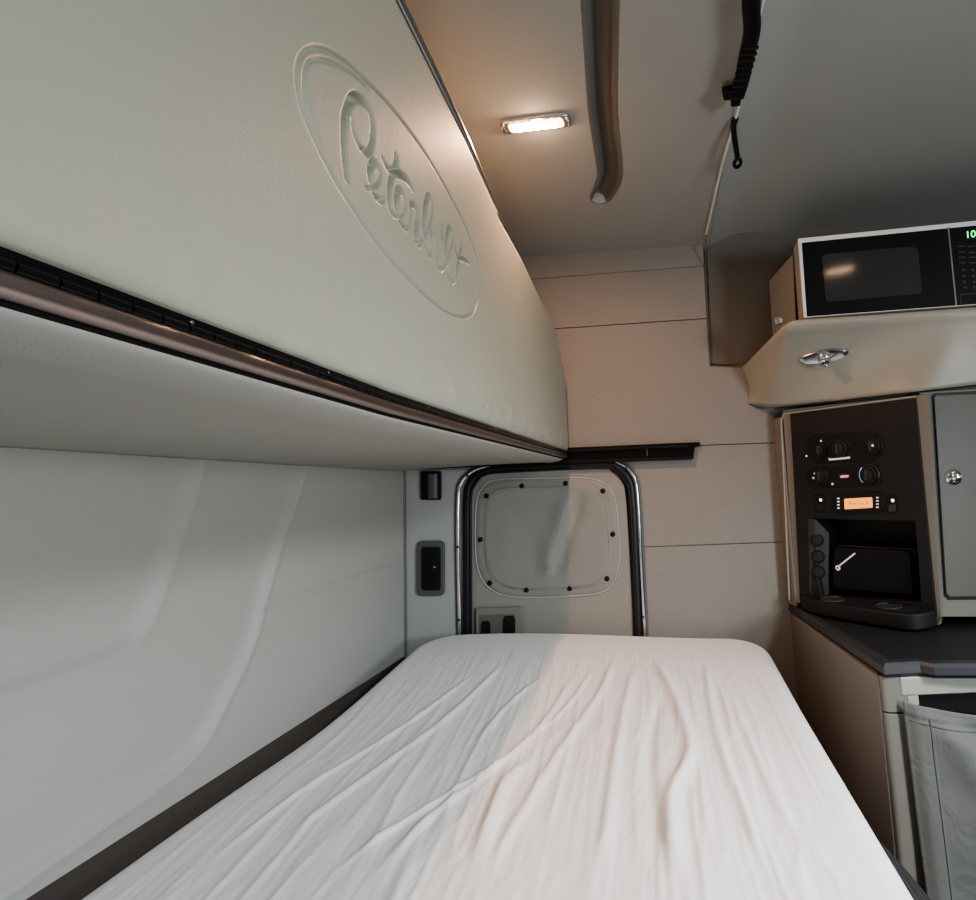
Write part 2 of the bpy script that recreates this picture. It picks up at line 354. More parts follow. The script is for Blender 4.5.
# emblem
def eb(pts): return [(lambda p: (p.y, p.z))(aX(px, py, XB)) for px, py in pts]
def z3(c, ox, oy, s): return [(ox+x/s, oy+y/s) for x, y in c]
OUT = z3([(52, 130), (60, 90), (83, 62), (115, 54), (160, 70), (220, 113), (290, 183), (350, 252), (410, 333), (460, 410), (510, 500), (555, 590), (585, 670), (597, 740), (595, 800), (580, 845), (555, 862), (525, 858), (490, 840), (440, 800), (370, 730), (300, 650), (230, 552), (170, 455), (120, 360), (80, 268), (58, 195), (52, 130)], 280, 30, 3)
INN = z3([(118, 345), (90, 262), (76, 200), (74, 150), (80, 112), (95, 92), (125, 88), (165, 100), (215, 130), (262, 170)], 280, 30, 3)
strokes = [
 ([(347.1, 177.7), (344.7, 153.3), (344, 128.9), (345.9, 114.2), (350.2, 102), (355.6, 97.1), (362.4, 100.2), (368.5, 108.1), (372.1, 120.3), (372.7, 132.5), (371.5, 144.7), (368.5, 152.7), (362.4, 149.6), (356.3, 138.6), (353.2, 128.9), (352, 119)],
  [.011, .012, .013, .013, .013, .013, .013, .012, .011, .011, .011, .011, .009, .008, .006, .003]),
 ([(366.1, 188.3), (373.3, 187.2), (378.9, 182.2), (380, 172.2), (374.4, 162.8), (370, 168.9), (370.6, 180), (374.4, 193.3), (381.1, 200.6), (385, 197.8)], [.005, .006, .007, .008, .011, .012, .012, .011, .009, .005]),
 ([(396.1, 156.7), (395.6, 164.4), (391.7, 176.7), (389.4, 188.9), (389.4, 202.2), (392.2, 212.2), (395.6, 216.7)], [.012, .012, .012, .012, .012, .011, .006]),
 ([(382.8, 158.9), (386.7, 166.7), (392.2, 172.2), (398.9, 173.9), (405.6, 178.3), (410, 184.4), (412.8, 190.6)], [.007, .010, .012, .013, .012, .010, .006]),
 ([(395.6, 216.7), (402.8, 215.6), (405, 207.8), (404.4, 197.8), (399.4, 190), (396.1, 197.8), (397.2, 210), (401.1, 221.1), (405.6, 228.3), (408.9, 226.7)], [.004, .005, .006, .008, .012, .013, .013, .012, .009, .005]),
 ([(408.9, 226.7), (410.6, 214.4), (411.1, 204.4), (415.6, 207.8), (417.8, 215.6), (416.7, 227.8), (416.1, 237.8), (418.9, 244.4), (422.4, 241.2)], [.006, .006, .009, .012, .014, .014, .013, .010, .006]),
 ([(422.4, 241.2), (428.8, 227.2), (432.2, 210.6), (430.7, 199), (427.5, 197.1), (424.9, 209.3), (424, 225.9), (425.3, 241.2), (428.8, 255.3), (431, 251.5), (430.7, 240), (432, 231.6), (435.1, 238.7), (437.7, 245.1)], [.005, .006, .008, .01, .012, .014, .015, .014, .011, .008, .007, .008, .007, .006]),
 ([(438.6, 243), (438.3, 256.6), (439.6, 266.8), (442.2, 269.3), (444.7, 266.8)], [.012, .014, .012, .009, .006]),
 ([(442.2, 228.5), (441.9, 237.4)], [.013, .012]),
 ([(444.7, 266.8), (451.1, 248.9), (453, 236.1), (449.2, 227.8), (446.3, 240), (446, 256.6), (447.9, 271.9), (452.4, 282.1), (455.6, 278.9)], [.005, .006, .009, .012, .015, .016, .014, .010, .005]),
 ([(460.7, 245.1), (459.4, 256.6), (457.5, 266.8), (457.5, 279.6), (462.6, 293.6)], [.013, .014, .015, .014, .007]),
 ([(454.3, 248.9), (458.1, 256.6), (463.9, 259.8), (469, 263)], [.008, .011, .010, .006]),
]
msk = (Yg > .42) & (Yg < 1.16)
Ym = Yg[msk]; Zm = Zg[msk]; em = np.zeros(Ym.shape)
for pts, ws in strokes:
    w3 = smoothpts([V((a, b, w)) for (a, b), w in zip(eb(pts), ws)], 5)
    d, _, w = segdist(Ym, Zm, [(p.x, p.y) for p in w3], [p.z for p in w3])
    fr_ = 1-.18*sst(Ym, .6, .9); w = w*fr_; hw = np.maximum(w*.5, .0014)
    em = np.maximum(em, 0.0100*np.clip(w/.011, .40, 1.05)*(1-sst(d/hw, .40, 1.0)))
ro = sm2(eb(OUT), 4); ri = sm2(eb(INN), 5)
d, s, _ = segdist(Ym, Zm, ro); em = np.maximum(em, .0042*(1-sst(d, .0006, .0036)))
di, si, _ = segdist(Ym, Zm, ri)
em = np.maximum(em, .0034*(1-sst(di, .0006, .0034)))
xo[msk] -= em
Xg = XB + xo
P = np.stack([Xg, Yg, Zg], -1)
# rim wrapped back
rim = P.copy()
Pb = np.concatenate([P[:, :1], P, P[:, -1:]], 1); Pb[:, 0, 0] = XB-.09; Pb[:, -1, 0] = XB-.09
Pc = np.concatenate([Pb, Pb[-1:]], 0); Pc[-1, :, 0] = XB-.09
grid('front_panel', Pc, 'vinyl', bunk)
MB().prism([(XB-.09, y, H+z) for y, z in ztp]+[(XB-.09, YE, zb0), (XB-.09, YN+.02, zb0)], (-.01, 0, 0)).build('back_panel', 'pad', bunk, smooth=False)
# metal trim on the near top edge
tp = [(XB-.003, y, H+np.interp(y, tY, tZ)+.002) for y in np.linspace(YN+.03, 1.06, 40)]
MB().tube(tp, [.0065]*34+[.006, .0055, .005, .004, .003, .0015], 10).build('edge_trim', 'steel', bunk)
# piano hinge
def hy(y, z): return H+z+float(dzh(y))
yl_ = [YN+.02, 0, .62, YE-.02]
def bar(x0, x1, z0, z1):
    vs = [(x, y, hy(y, z)) for y in yl_ for x, z in ((x0, z0), (x1, z0), (x1, z1), (x0, z1))]
    return vs, [(0, 1, 2, 3), (15, 14, 13, 12)]+[(4*i+k, 4*i+(k+1) % 4, 4*i+4+(k+1) % 4, 4*i+4+k) for i in range(3) for k in range(4)]
pydata('hinge_leaf', *bar(XB-.05, XB-.004, .106, .1195), 'hinge', bunk, False)
y = YN+.02; kn = MB()
while y < YE-.05:
    kn.tube([(XB-.0055, y, hy(y, .1115)), (XB-.0055, y+.0185, hy(y+.0185, .1115))], .0036, 10); y += .0197
kn.build('hinge_knuckles', 'hinge', bunk)
for y in [.34, .49, .71, 1.0, 1.4]:
    MB().lathe((XB-.003, y+.006, hy(y, .1155)), (1, 0, -.1), [(.0014, -.002), (.0014, .001), (.0006, .0014)], 10).build('hinge_screw', 'chrome', bunk)
MB().tube([(XB-.0075, y, hy(y, .1032)) for y in yl_], .0068, 20).build('rail', 'bronze', bunk)
pydata('hinge_backing', *bar(XB-.05, XB-.012, .0945, .108), 'deep', bunk, False)
# padded underside
na = 26
prof = [(XL-.015, .20), (XL-.015, .085)] + [(x, .084+.004*math.sin(math.pi*(x-XL)/(XB-XL))) for x in np.linspace(XL+.02, XB-.075, 14)]
for k in range(na):
    q = -math.pi/2 + math.pi/2*(k+1)/na
    prof.append((XB-.062+.050*math.cos(q), .0935+.0095*math.sin(q)))
prof += [(XB-.03, .0950), (XB-.03, .13), (XB-.10, .13)]
ysg = np.concatenate([np.arange(YN+.02, YE-.05, .03), YE-.05+.04*np.sin(np.linspace(0, math.pi/2, 8))])
P = np.zeros((len(ysg), len(prof), 3))
for i, y in enumerate(ysg):
    e = max(0, (y-(YE-.06))/.05); k = .02*(1-math.sqrt(max(0, 1-min(1, e)**2)))
    for j, (x, z) in enumerate(prof):
        P[i, j] = (x-k*.5*(j > 3), y, H+z+k*(z < .1)+float(dzh(y))*sst(np.array(x), XL+.1, XB-.1)+.010*(1.8-y)/1.1*(1-sst(np.array(x), XL, XB-.1)))
grid('under_pad', P, 'pad', bunk)
MB().prism([(x, YE-.012, H+z+.006) for x, z in prof], (0, -.01, 0)).build('pad_end', 'pad', bunk, smooth=False)

# ------------------------------------------------------------------ mattress with fitted sheet
mx0, mx1, my0, my1 = XL+.040, .272, YN+.03, 1.765
n1, n2 = 330, 640
xs = np.linspace(mx0, mx1, n1); ys = np.linspace(my0, my1, n2)
Xg, Yg = np.meshgrid(xs, ys, indexing='ij')
rc = .13
cxm = np.clip(Xg, mx0+rc, mx1-rc); cym = np.minimum(Yg, my1-rc)
vx, vy = Xg-cxm, Yg-cym; rr = np.hypot(vx, vy)
# squircle map: pull the square corner onto the round one
mxx = np.maximum(np.abs(vx), np.abs(vy)); k = np.where(rr > 1e-9, mxx/np.maximum(rr, 1e-9), 1)
corner = (np.abs(vx) > 1e-9) & (vy > 1e-9)
Xg = np.where(corner, cxm+vx*k, Xg); Yg = np.where(corner, cym+vy*k, Yg)
dE = np.minimum(np.minimum(Xg-mx0, mx1-Xg), my1-Yg)
rr2 = np.hypot(Xg-cxm, Yg-cym); dE = np.where(corner, rc-rr2, dE)
R_ = .05; e = np.clip(dE, 0, R_)/R_
zz = -R_*(1-np.sqrt(np.clip(1-(1-e)**2, 0, 1)))
top = -.482 + .050*sst(Yg, 1.1, 1.75)*sst(-Xg, -.25, .75) + .014*sst(Yg, 1.2, 1.75)
top += .008*np.sin(np.clip((Xg-mx0)/(mx1-mx0), 0, 1)*math.pi)
inn = sst(dE, .01, .10)*(1-sst(Yg, 1.50, 1.64))
# wrinkles: long folds running down the bed, plus cross creases
wx = Xg + .035*(vnoise(Xg*3, Yg*2.3, 11)-.5) + .10*(Yg-.9)*(Xg+.2)*.6
fan = wx + .16*(Yg-.6)*(sst(-Xg, -.1, .6))
def ridg(n): return 1-np.abs(2*n-1)
wr_ = .0040*ridg(vnoise(fan*26, Yg*1.9, 21))**4*vnoise(Xg*5, Yg*4, 31)
wr_ += .0024*ridg(vnoise(fan*60+7, Yg*3.2, 22))**4*vnoise(Xg*6+3, Yg*5, 32)
wr_ += .0009*ridg(vnoise(fan*130+7, Yg*7, 23))**2
wr_ += .0006*ridg(vnoise((Xg*.9-Yg*.35)*38+3, (Xg*.35+Yg*.9)*4, 24))**5*sst(Yg, .5, .8)
wr_ += .003*(vnoise(Xg*7, Yg*2.5, 25)-.5)
top += wr_*inn
def folds(lst):
    global top
    for pts, h, w in lst:
        q = [aZ(px, py, H-.49) for px, py in pts]; q = smoothpts(q, 6)
        d, s, _ = segdist(Xg, Yg, [(p.x, p.y) for p in q]); ln = 0
        e0 = np.hypot(Xg-q[0].x, Yg-q[0].y); e1 = np.hypot(Xg-q[-1].x, Yg-q[-1].y)
        top = top + h*np.exp(-(d/w)**2)*sst(np.minimum(e0, e1), 0, .12)
folds([
 ([(652, 672), (676, 710), (690, 760), (672, 810), (678, 900)], .011, .012),
 ([(660, 700), (650, 760), (655, 830), (664, 900)], -.006, .012),
 ([(632, 680), (622, 720), (614, 790), (600, 900)], .006, .010),
 ([(705, 672), (718, 740), (745, 820), (770, 900)], .006, .008),
 ([(610, 672), (600, 700), (560, 760), (520, 830), (480, 900)], .006, .009),
 ([(540, 760), (510, 790), (492, 830), (470, 900)], .009, .012),
 ([(570, 690), (540, 735), (500, 775), (430, 830)], .005, .008),
 ([(730, 700), (760, 770), (800, 860)], .004, .008),
 ([(500, 680), (440, 730), (360, 790), (270, 860)], .005, .008),
 ([(470, 690), (400, 735), (300, 800), (200, 880)], .0045, .006),
 ([(520, 760), (460, 800), (380, 850), (320, 900)], .006, .007),
 ([(480, 790), (420, 840), (370, 900)], .006, .008),
 ([(540, 690), (500, 720), (470, 760)], .004, .006),
 ([(590, 680), (575, 705), (545, 735), (515, 745)], .004, .006),
])
Zg = H + top + zz
Xg = Xg + .045*sst(Yg, .9, 1.7)*np.clip((.1-Xg)/(.1-mx0), 0, 1)
# far hem welt of the sheet
Pm = np.stack([Xg, Yg, Zg], -1)
bunkbed = empty('mattress', ((mx0+mx1)/2, .6, H-.62), 'wide mattress under a wrinkled white fitted sheet on the lower bunk', 'mattress')
grid('fitted_sheet', Pm, 'sheet', bunkbed)
loop = [tuple(Pm[0, j]) for j in range(0, n2, 4)] + [tuple(Pm[i, -1]) for i in range(0, n1, 4)] + [tuple(Pm[-1, j]) for j in range(n2-1, -1, -4)]
sv = []
for z_, off in [(0, 0), (-.03, .004), (-.07, .003), (-.095, -.006)]:
    for (x, y, z) in loop:
        cx_, cy_ = np.clip(x, mx0+rc, mx1-rc), min(y, my1-rc); dxx, dyy = x-cx_, y-cy_; L = math.hypot(dxx, dyy) or 1
        zt = z if z_ == 0 else H-.54+z_*.9
        sv.append((x+dxx/L*off, y+dyy/L*off, zt))
nl = len(loop)
pydata('sheet_side', sv, [(r*nl+i, r*nl+i+1, (r+1)*nl+i+1, (r+1)*nl+i) for r in range(3) for i in range(nl-1)], 'sheet', bunkbed)
# bunk base
base = empty('bunk_base', ((mx0+mx1)/2, .6, 0), 'dark carpeted box base carrying the lower mattress', 'bed base')
MB().box((XL+.125, my0, 0), (.27, 1.79, H-.632)).build('base_box', 'brown', base, .01)
P = np.zeros((60, 40, 3))
for i, y in enumerate(.10+.98*np.sin(np.linspace(0, math.pi/2, 60))):
    ex = math.sqrt(max(0, 1-((y-.10)/.98)**8))
    for j, t in enumerate(np.linspace(0, 1, 40)):
        q = t*math.pi/2
        P[i, j] = ((.280+.100*ex*math.sin(q)), y, H-.592-.085*(1-math.cos(q)) + .002*math.sin(t*55))
grid('carpet_skirt', P, 'ribbed', base)

# ------------------------------------------------------------------ side hatch in far wall
door = struct(empty('door_1', (-.35, YF, H-.6), 'x', 'x'))
for kx in ('label', 'category'): del door[kx]
D0 = YF-.004
inner = [(472, 660), (471, 560), (471, 500), (475, 484), (487, 475), (510, 472.5), (600, 468), (612, 471), (622, 481), (626, 500), (630, 560), (635, 660)]
door_in = smoothpts([aY(*p, D0) for p in inner], 5)
MB().prism(door_in + [aY(634.5, 900, D0), aY(475, 900, D0)], (0, .02, 0)).build('door_panel', 'doorp', door, .004)
seal = [(469, 700), (467.5, 640), (467, 560), (467, 500), (471, 482), (484, 471.5), (510, 468.5), (600, 464.5), (617, 468), (628, 480), (632, 500), (636, 580), (639, 660), (641, 720)]
MB().tube(smoothpts([aY(*p, YF-.006) for p in seal], 5), .014, 12, flat=.75, nrm=(0, 1, 0)).build('door_seal', 'rubber', door)
seal2 = [(p[0]+(3.6 if p[0] < 480 else (-2.0 if p[0] > 615 else 1)), p[1]+(3 if p[1] < 485 else 0)) for p in seal]
MB().tube(smoothpts([aY(*p, YF-.014) for p in seal2], 5), .0045, 10).build('seal_lip', 'deep', door)
ctr = [(462, 720), (460, 640), (458, 560), (458, 500), (461, 483), (470, 473), (484, 467), (510, 464), (600, 460), (620, 463.5), (632, 474), (637, 492), (641, 560), (645, 640), (648, 720)]
ctp = smoothpts([aY(*p, YF-.010) for p in ctr], 5)
MB().tube(ctp, .0052, 10, flat=.8, nrm=(0, 1, 0)).build('door_trim', 'chrome', door)
MB().tube(smoothpts([aY(p[0]+(-1.6 if p[0] < 500 else 2.2), p[1]-1, YF-.003) for p in ctr], 5), .005, 8).build('trim_shadow_gap', 'grey', door)
for p in [(467, 475.5), (457.5, 547), (459, 620), (626, 468.5), (638.5, 541), (643, 617)]:
    MB().lathe(aY(*p, YF-.014), (0, -1, 0), [(.0045, 0), (.0045, .002), (.003, .0035)], 12).build('trim_screw', 'key', door)
# snap-on window cover
wc = tag(empty('window_cover', aY(547, 597, D0), '', ''), 'rounded grey vinyl window cover held by ten black snaps on the side hatch', 'window cover')
wo = [(476, 545), (477, 505), (484, 487), (500, 480), (550, 478.5), (585, 478.5), (604, 484), (614, 498), (618, 530), (619, 555), (614, 580), (600, 592), (570, 595.5), (535, 597), (505, 595), (488, 586), (479, 570)]
wo3 = smoothpts([aY(*p, D0-.001) for p in wo], 6, True)
cc = aY(547, 538, D0-.001)
rings = 26; vs = []; fs = []; n = len(wo3)
for r in range(rings+1):
    s = 1-r/rings*.995
    for p in wo3:
        q = cc+(p-cc)*s
        e = 1-s
        z = -.004*min(1, e/.03) - .0035*sst(np.array(e), .10, .16)*1.0
        px_, pz_ = q.x-cc.x, q.z-cc.z
        # one deep crease falling from the top right towards the middle
        a0 = aY(577, 490, D0)-cc; a1 = aY(556, 560, D0)-cc
        d_, sd_, _ = segdist(np.array(px_), np.array(pz_), [(a0.x, a0.z), (a1.x, a1.z)])
        dv = float(d_)*float(sd_)
        z += (-.009*math.exp(-((dv+.018)/.03)**2)+.009*math.exp(-((dv-.016)/.022)**2))*float(sst(np.array(e), .1, .5))
        z += .004*(float(vnoise(np.array(px_*22+50), np.array(pz_*14+50), 61))-.5)*float(sst(np.array(e), .02, .1))
        vs.append((q.x, q.y+float(z), q.z))
for r in range(rings):
    for i in range(n):
        fs.append((r*n+i, r*n+(i+1) % n, (r+1)*n+(i+1) % n, (r+1)*n+i))
fs.append(tuple(rings*n+i for i in range(n)))
pydata('cover_sheet', vs, fs, 'snapcloth', wc)
MB().tube([cc+(p-cc)*1.008+V((0, -.001, 0)) for p in wo3], .0020, 8, closed=True).build('edge_piping', 'column', wc)
MB().tube([cc+(p-cc)*.86+V((0, -.0068, 0)) for p in wo3], .0009, 6, closed=True).build('stitch_line', 'cabinet', wc)
for (zx, zy) in [(325, 248), (458, 211), (622, 201), (762, 229), (302, 411), (799, 391), (337, 574), (475, 600), (637, 594), (777, 558)]:
    c_ = aY(400+zx/3.754, 430+zy/3.754, D0-.005)
    MB().lathe(c_, (0, -1, 0), [(.0082, 0), (.0082, .002), (.006, .004), (.002, .0046)], 16).build('snap', 'black', wc)
# door handle box low on hatch
hd = MB(); q = [aY(*p, D0) for p in [(475, 608), (523, 607), (524, 660), (476, 660)]]
hb = MB()
hb.prism([aY(*p, D0-.012) for p in [(475.5, 608), (520, 607), (523.5, 611), (524, 660), (476, 660)]], (0, .012, 0))
handle = hb.build('door_handle', 'cabinet', door, .003)
MB().prism([aY(*p, D0-.0135) for p in [(479, 615), (515, 614), (516, 660), (479, 660)]], (0, .002, 0)).build('handle_recess', 'cabdoor', handle, .0008)
for a, b in [((481, 621), (490, 640)), ((503, 616), (515, 640))]:
    MB().prism([aY(*p, D0-.016) for p in [(a[0], a[1]+3), (a[0]+2, a[1]), (b[0]-2, a[1]), (b[0], a[1]+3), b, (a[0], b[1])]], (0, .003, 0)).build('socket', 'deep', handle)
# fittings on the pale column
lt = tag(empty('latch_pocket', aY(430, 597, YF), '', ''), 'black recessed latch in a grey rounded frame on the pale column', 'latch')
yl = YF-.004
def rrect(x0, y0, x1, y1, r, y, n=5):
    out = []
    for cx_, cy_, a0 in [(x1-r, y0+r, -90), (x1-r, y1-r, 0), (x0+r, y1-r, 90), (x0+r, y0+r, 180)]:
        for k in range(n+1):
            a = math.radians(a0+90*k/n); out.append(aY(cx_+r*math.cos(a), cy_+r*math.sin(a), y))
    return out
MB().prism(rrect(416.5, 541, 444, 596, 5, YF-.012), (0, .012, 0)).build('frame', 'grey', lt, .003)
MB().prism(rrect(421, 547, 440.5, 590.5, 3, YF-.0135), (0, .003, 0)).build('pocket', 'deep', lt, .001)
MB().prism(rrect(424, 552, 433, 586, 2, YF-.019), (0, .006, 0)).build('lever', 'black', lt, .002)
MB().lathe(aY(435, 567, YF-.016), (0, -1, 0), [(.004, 0), (.0035, .004), (.001, .005)], 12).build('pin', 'chrome', lt)
sw = tag(empty('shade_roller', aY(430, 499, YF), '', ''), 'small dark grey roller cap under the bunk on pale column', 'roller')
MB().prism(rrect(420.5, 471, 440, 500, 2, YF-.014), (0, .014, 0)).build('roller_base', 'black', sw, .002)
MB().tube([aY(432.5, 474, YF-.016), aY(433, 498.5, YF-.016)], .0165, 20, flat=.6, nrm=(0, 1, 0)).build('roller_cap', 'grey', sw)
# black channel bracket on the wall
br = tag(empty('wall_bracket', aY(640, 455, YF), '', ''), 'long black metal channel bracket fixed to the far wall above hatch', 'bracket')
MB().prism(fw([(400, 458), (571, 447.5), (699, 442), (701, 444), (695, 447), (693.5, 459), (640, 461), (571, 463.5), (400, 470)], YF-.014), (0, .014, 0)).build('channel', 'hinge', br, .0015)
MB().prism(fw([(420, 458), (571, 449.5), (688, 444.5), (688, 447), (571, 452), (420, 461)], YF-.024), (0, .012, 0)).build('upper_flange', 'black', br, .001)
MB().prism(fw([(400, 466), (571, 460), (692, 456.5), (692, 459.5), (571, 463.5), (400, 470)], YF-.022), (0, .010, 0)).build('lower_flange', 'black', br, .001)
MB().prism(fw([(646.4, 448), (647.4, 448), (648, 456), (647, 456)], YF-.0155), (0, .002, 0)).build('rivet', 'chrome', br)

# ------------------------------------------------------------------ ceiling fittings
lamp = tag(empty('dome_lamp', aZ(535, 121, ZC), '', ''), 'lit warm LED dome lamp in chrome bezel on the ceiling', 'ceiling lamp')
Lc = aZ(536, 121, ZC)
Lu = (aZ(567, 117, ZC)-aZ(502, 125, ZC)); hl = Lu.length/2; Lu.normalize(); Lv = V((-Lu.y, Lu.x, 0)); Lz = V((0, 0, 1))
hv = .018
def lp(a, b, h): return Lc+Lu*a+Lv*b-Lz*h
def lrr(hu, hv, h, r=.008, n=5):
    out = []
    for sx, sy, a0 in [(1, -1, -90), (1, 1, 0), (-1, 1, 90), (-1, -1, 180)]:
        for k in range(n+1):
            a = math.radians(a0+90*k/n); out.append(lp(sx*(hu-r)+r*math.cos(a), sy*(hv-r)+r*math.sin(a), h))
    return out
MB().prism(lrr(hl+.004, hv+.003, 0, .012), (0, 0, -.010)).build('lamp_base', 'chrome', lamp, .003)
MB().prism(lrr(hl-.012, hv-.005, .0095), (0, 0, -.003)).build('lens', 'lens', lamp, .001)
for i in range(5):
    for sj in (-1, 1):
        c_ = lp((i-2)*.0185, sj*.0062, .0125)
        MB().lathe(c_, (0, 0, -1), [(.0056, 0), (.0056, .001), (.002, .0025)], 12).build('led', 'led', lamp)
for s in (-1, 1):
    MB().tube([lp(s*(hl-.004), -.012, .010), lp(s*(hl+.001), -.010, .014), lp(s*(hl+.001), .010, .014), lp(s*(hl-.004), .012, .010)], .0018, 8).build('end_clip', 'chrome', lamp)
def lightat(name, typ, loc, energy, col, rot=None, **kw):
    ld = bpy.data.lights.new(name, typ); ld.energy = energy; ld.color = col
    for k_, v_ in kw.items(): setattr(ld, k_, v_)
    o = bpy.data.objects.new(name, ld); C.objects.link(o); o.location = loc
    if rot is not None: o.rotation_euler = rot
    return o
lamp2 = lamp.copy(); C.objects.link(lamp2); lamp2.location = lamp.location+V((.50-Lc.x, .68-Lc.y, .040)); lamp2.rotation_euler = (0, 0, math.radians(8))
lamp2['label'] = 'second lit dome lamp over the aisle, mirrored in the microwave door'
for ch in list(lamp.children):
    c_ = ch.copy(); C.objects.link(c_); c_.parent = lamp2; c_.matrix_parent_inverse = Matrix.Translation(-lamp.location)
# strap hanging along the seam
st = tag(empty('ceiling_strap', aZ(748, 60, ZC), '', ''), 'black ribbed strap assembly with clip hanging along the ceiling seam', 'strap')
zs = ZC-.020
sp = [aZ(p[0], p[1], zs) for p in [(757, -60), (753, -20), (751, 5), (752, 30), (747, 55), (742, 80), (737, 97)]]
MB().tube(smoothpts(sp, 6), .0150, 12, flat=.55, nrm=(0, 0, 1)).build('strap_body', 'black', st)
r_ = MB()
for k in range(7):
    t = k/6; p = aZ(748-10*t+2, 48+38*t, zs-.006)
    r_.obox(p, (.0155, 0, 0), (0, .0022, 0), (0, 0, .0025))
r_.build('ribs', 'rubber', st, .001)
MB().obox(aZ(733, 92, zs), (.020, -.003, 0), (.003, .012, 0), (0, 0, .008)).build('clip', 'black', st, .003)
MB().obox(aZ(736, 99, zs), (.010, 0, 0), (0, .012, 0), (0, 0, .009)).build('clip_jaw', 'black', st, .003)
MB().tube([aZ(764, -10, zs+.004), aZ(761, 2, zs+.004), aZ(757, 24, zs+.004)], .0022, 8).build('pin', 'steel', st)
for p in [(752, -5), (746, 62), (737, 90)]:
    MB().tube([aZ(p[0], p[1], zs), V((aZ(p[0], p[1], zs).x, aZ(p[0], p[1], zs).y, ZC+.004))], .004, 8).build('hanger', 'black', st)
tb = tag(empty('hanging_tab', aZ(736, 150, ZC), '', ''), 'small black tab with a hole dangling from the ceiling seam', 'strap')
tp = smoothpts([aZ(735.5, 118, ZC-.004), aZ(733.5, 128, ZC-.012), aZ(735.5, 145, ZC-.026), aZ(737.5, 157, ZC-.032)], 5)
MB().tube(tp, [.0075]*3+[.0065]*(len(tp)-3), 10, flat=.5, nrm=(0, 0, 1)).build('tab_stem', 'black', tb)
c_ = aZ(737.5, 163, ZC-.034); e_ = (aZ(738, 172, ZC-.036)-c_)
ring = [c_+V((math.cos(a)*.0075, math.sin(a)*.0145, -.002*math.sin(a))) for a in np.linspace(0, 2*math.pi, 20, endpoint=False)]
MB().tube(ring, .0044, 8, closed=True).build('tab_eye', 'black', tb)

# ------------------------------------------------------------------ corner unit (lower cabinet, counter, console tower, shelf)
zc = H-.388
ctop_l = aZ(787, 598, zc); ccor = aZ(885, 664, zc)
# --- lower cabinet
cab = empty('lower_cabinet', (.6, 1.45, 0), 'taupe lower cabinet beside the bed with open cloth-covered front', 'cabinet')
sl = aZ(789, 606, zc-.012); sf = aZ(877, 676, zc-.030)
sl = V((sl.x, YF-.002, 0)); sfx, sfy = sf.x, sf.y
dirv = (V((sfx, sfy, 0))-V((sl.x, sl.y, 0)))
ct = zc-.0295
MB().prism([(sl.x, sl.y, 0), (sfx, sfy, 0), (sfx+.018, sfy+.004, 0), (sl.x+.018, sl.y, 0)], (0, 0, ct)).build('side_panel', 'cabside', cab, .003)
fy = sfy-.012
# rounded corner post
post = MB()
pc = [(sfx+.003, fy+.016), (sfx+.006, fy+.006), (sfx+.014, fy), (sfx+.052, fy-.002), (sfx+.052, fy+.03), (sfx+.003, fy+.03)]
zsp = aY(880, 714, fy).z
post.prism([(x, y, 0) for x, y in pc], (0, 0, zsp-.0015)); post.build('corner_post', 'cabinet', cab, .002)
MB().prism([(x, y, zsp+.0015) for x, y in pc], (0, 0, ct-zsp-.0015)).build('post_cap', 'cabinet', cab, .002)
zr0 = aY(940, 694, fy).z
MB().box((sfx+.04, fy-.004, zr0), (1.25, fy+.02, ct)).build('top_rail', 'pale', cab, .004)
MB().box((sfx+.04, fy+.03, 0), (1.25, YF-.02, .03)).box((sfx+.03, YF-.06, 0), (1.25, YF-.04, ct)).box((1.2, fy, 0), (1.25, YF-.02, ct)).build('cabinet_interior', 'deep', cab)
MB().prism([(sfx+.05, fy+.02, 0), (1.2, fy+.02, 0), (1.2, fy+.026, 0), (sfx+.05, fy+.026, 0)], (0, 0, ct)).build('inner_screen', 'deep', cab)
MB().box((sfx+.052, fy-.001, zr0-.02), (sfx+.075, fy+.02, zr0)).build('bracket_tab', 'pale', cab, .002)
# cloth flap
cy = fy-.020
tl = aY(904, 702, cy); 
us = np.linspace(0, 1, 130); vs_ = np.linspace(0, 1, 150)
U, Vv = np.meshgrid(us, vs_, indexing='ij')
wid = .62; ht = .62
X = tl.x + U*wid + .012*Vv*(1-U)
sag = -.020*np.sin(np.clip(U/.5, 0, 1)*math.pi/2)**1.0 - .018*np.sin(np.clip(U*1.6, 0, 1)*math.pi)*(1-Vv)
Z = tl.z + sag*(1-Vv*.6) - Vv*ht
depth = .0
foldc = .020*np.exp(-((U-.10-.55*Vv)/.07)**2)*sst(Vv, 0, .1) - .014*np.exp(-((U-.20-.6*Vv)/.05)**2)*sst(Vv, 0, .15)
foldc += .012*np.exp(-((Vv-.25-.5*U)/.06)**2)*sst(U, .1, .3)
Yc = cy - .010*np.sin(Vv*math.pi)*np.sin(U*math.pi) - foldc*.8 - .010*(vnoise(U*7, Vv*5, 41)-.5) + .010*sst(-U, -.04, 0)
hemU = (U < .07); Yc = Yc - .0025*(sst(.075-U, 0, .01)) - .0025*sst(.04-Vv, 0, .008)
P = np.stack([X, Yc, Z], -1)
flap = grid('cloth_flap', P, 'cloth', cab)
so = flap.modifiers.new('solid', 'SOLIDIFY'); so.thickness = .002
MB().tube([V(P[9+int(0*k), k])+V((0, -.003, 0)) for k in range(5, 150, 4)], .0009, 6).build('stitching', 'cabdoor', flap)
MB().tube([V(P[k, 8])+V((0, -.0035, 0)) for k in range(2, 130, 4)], .0009, 6).build('stitching', 'cabdoor', flap)
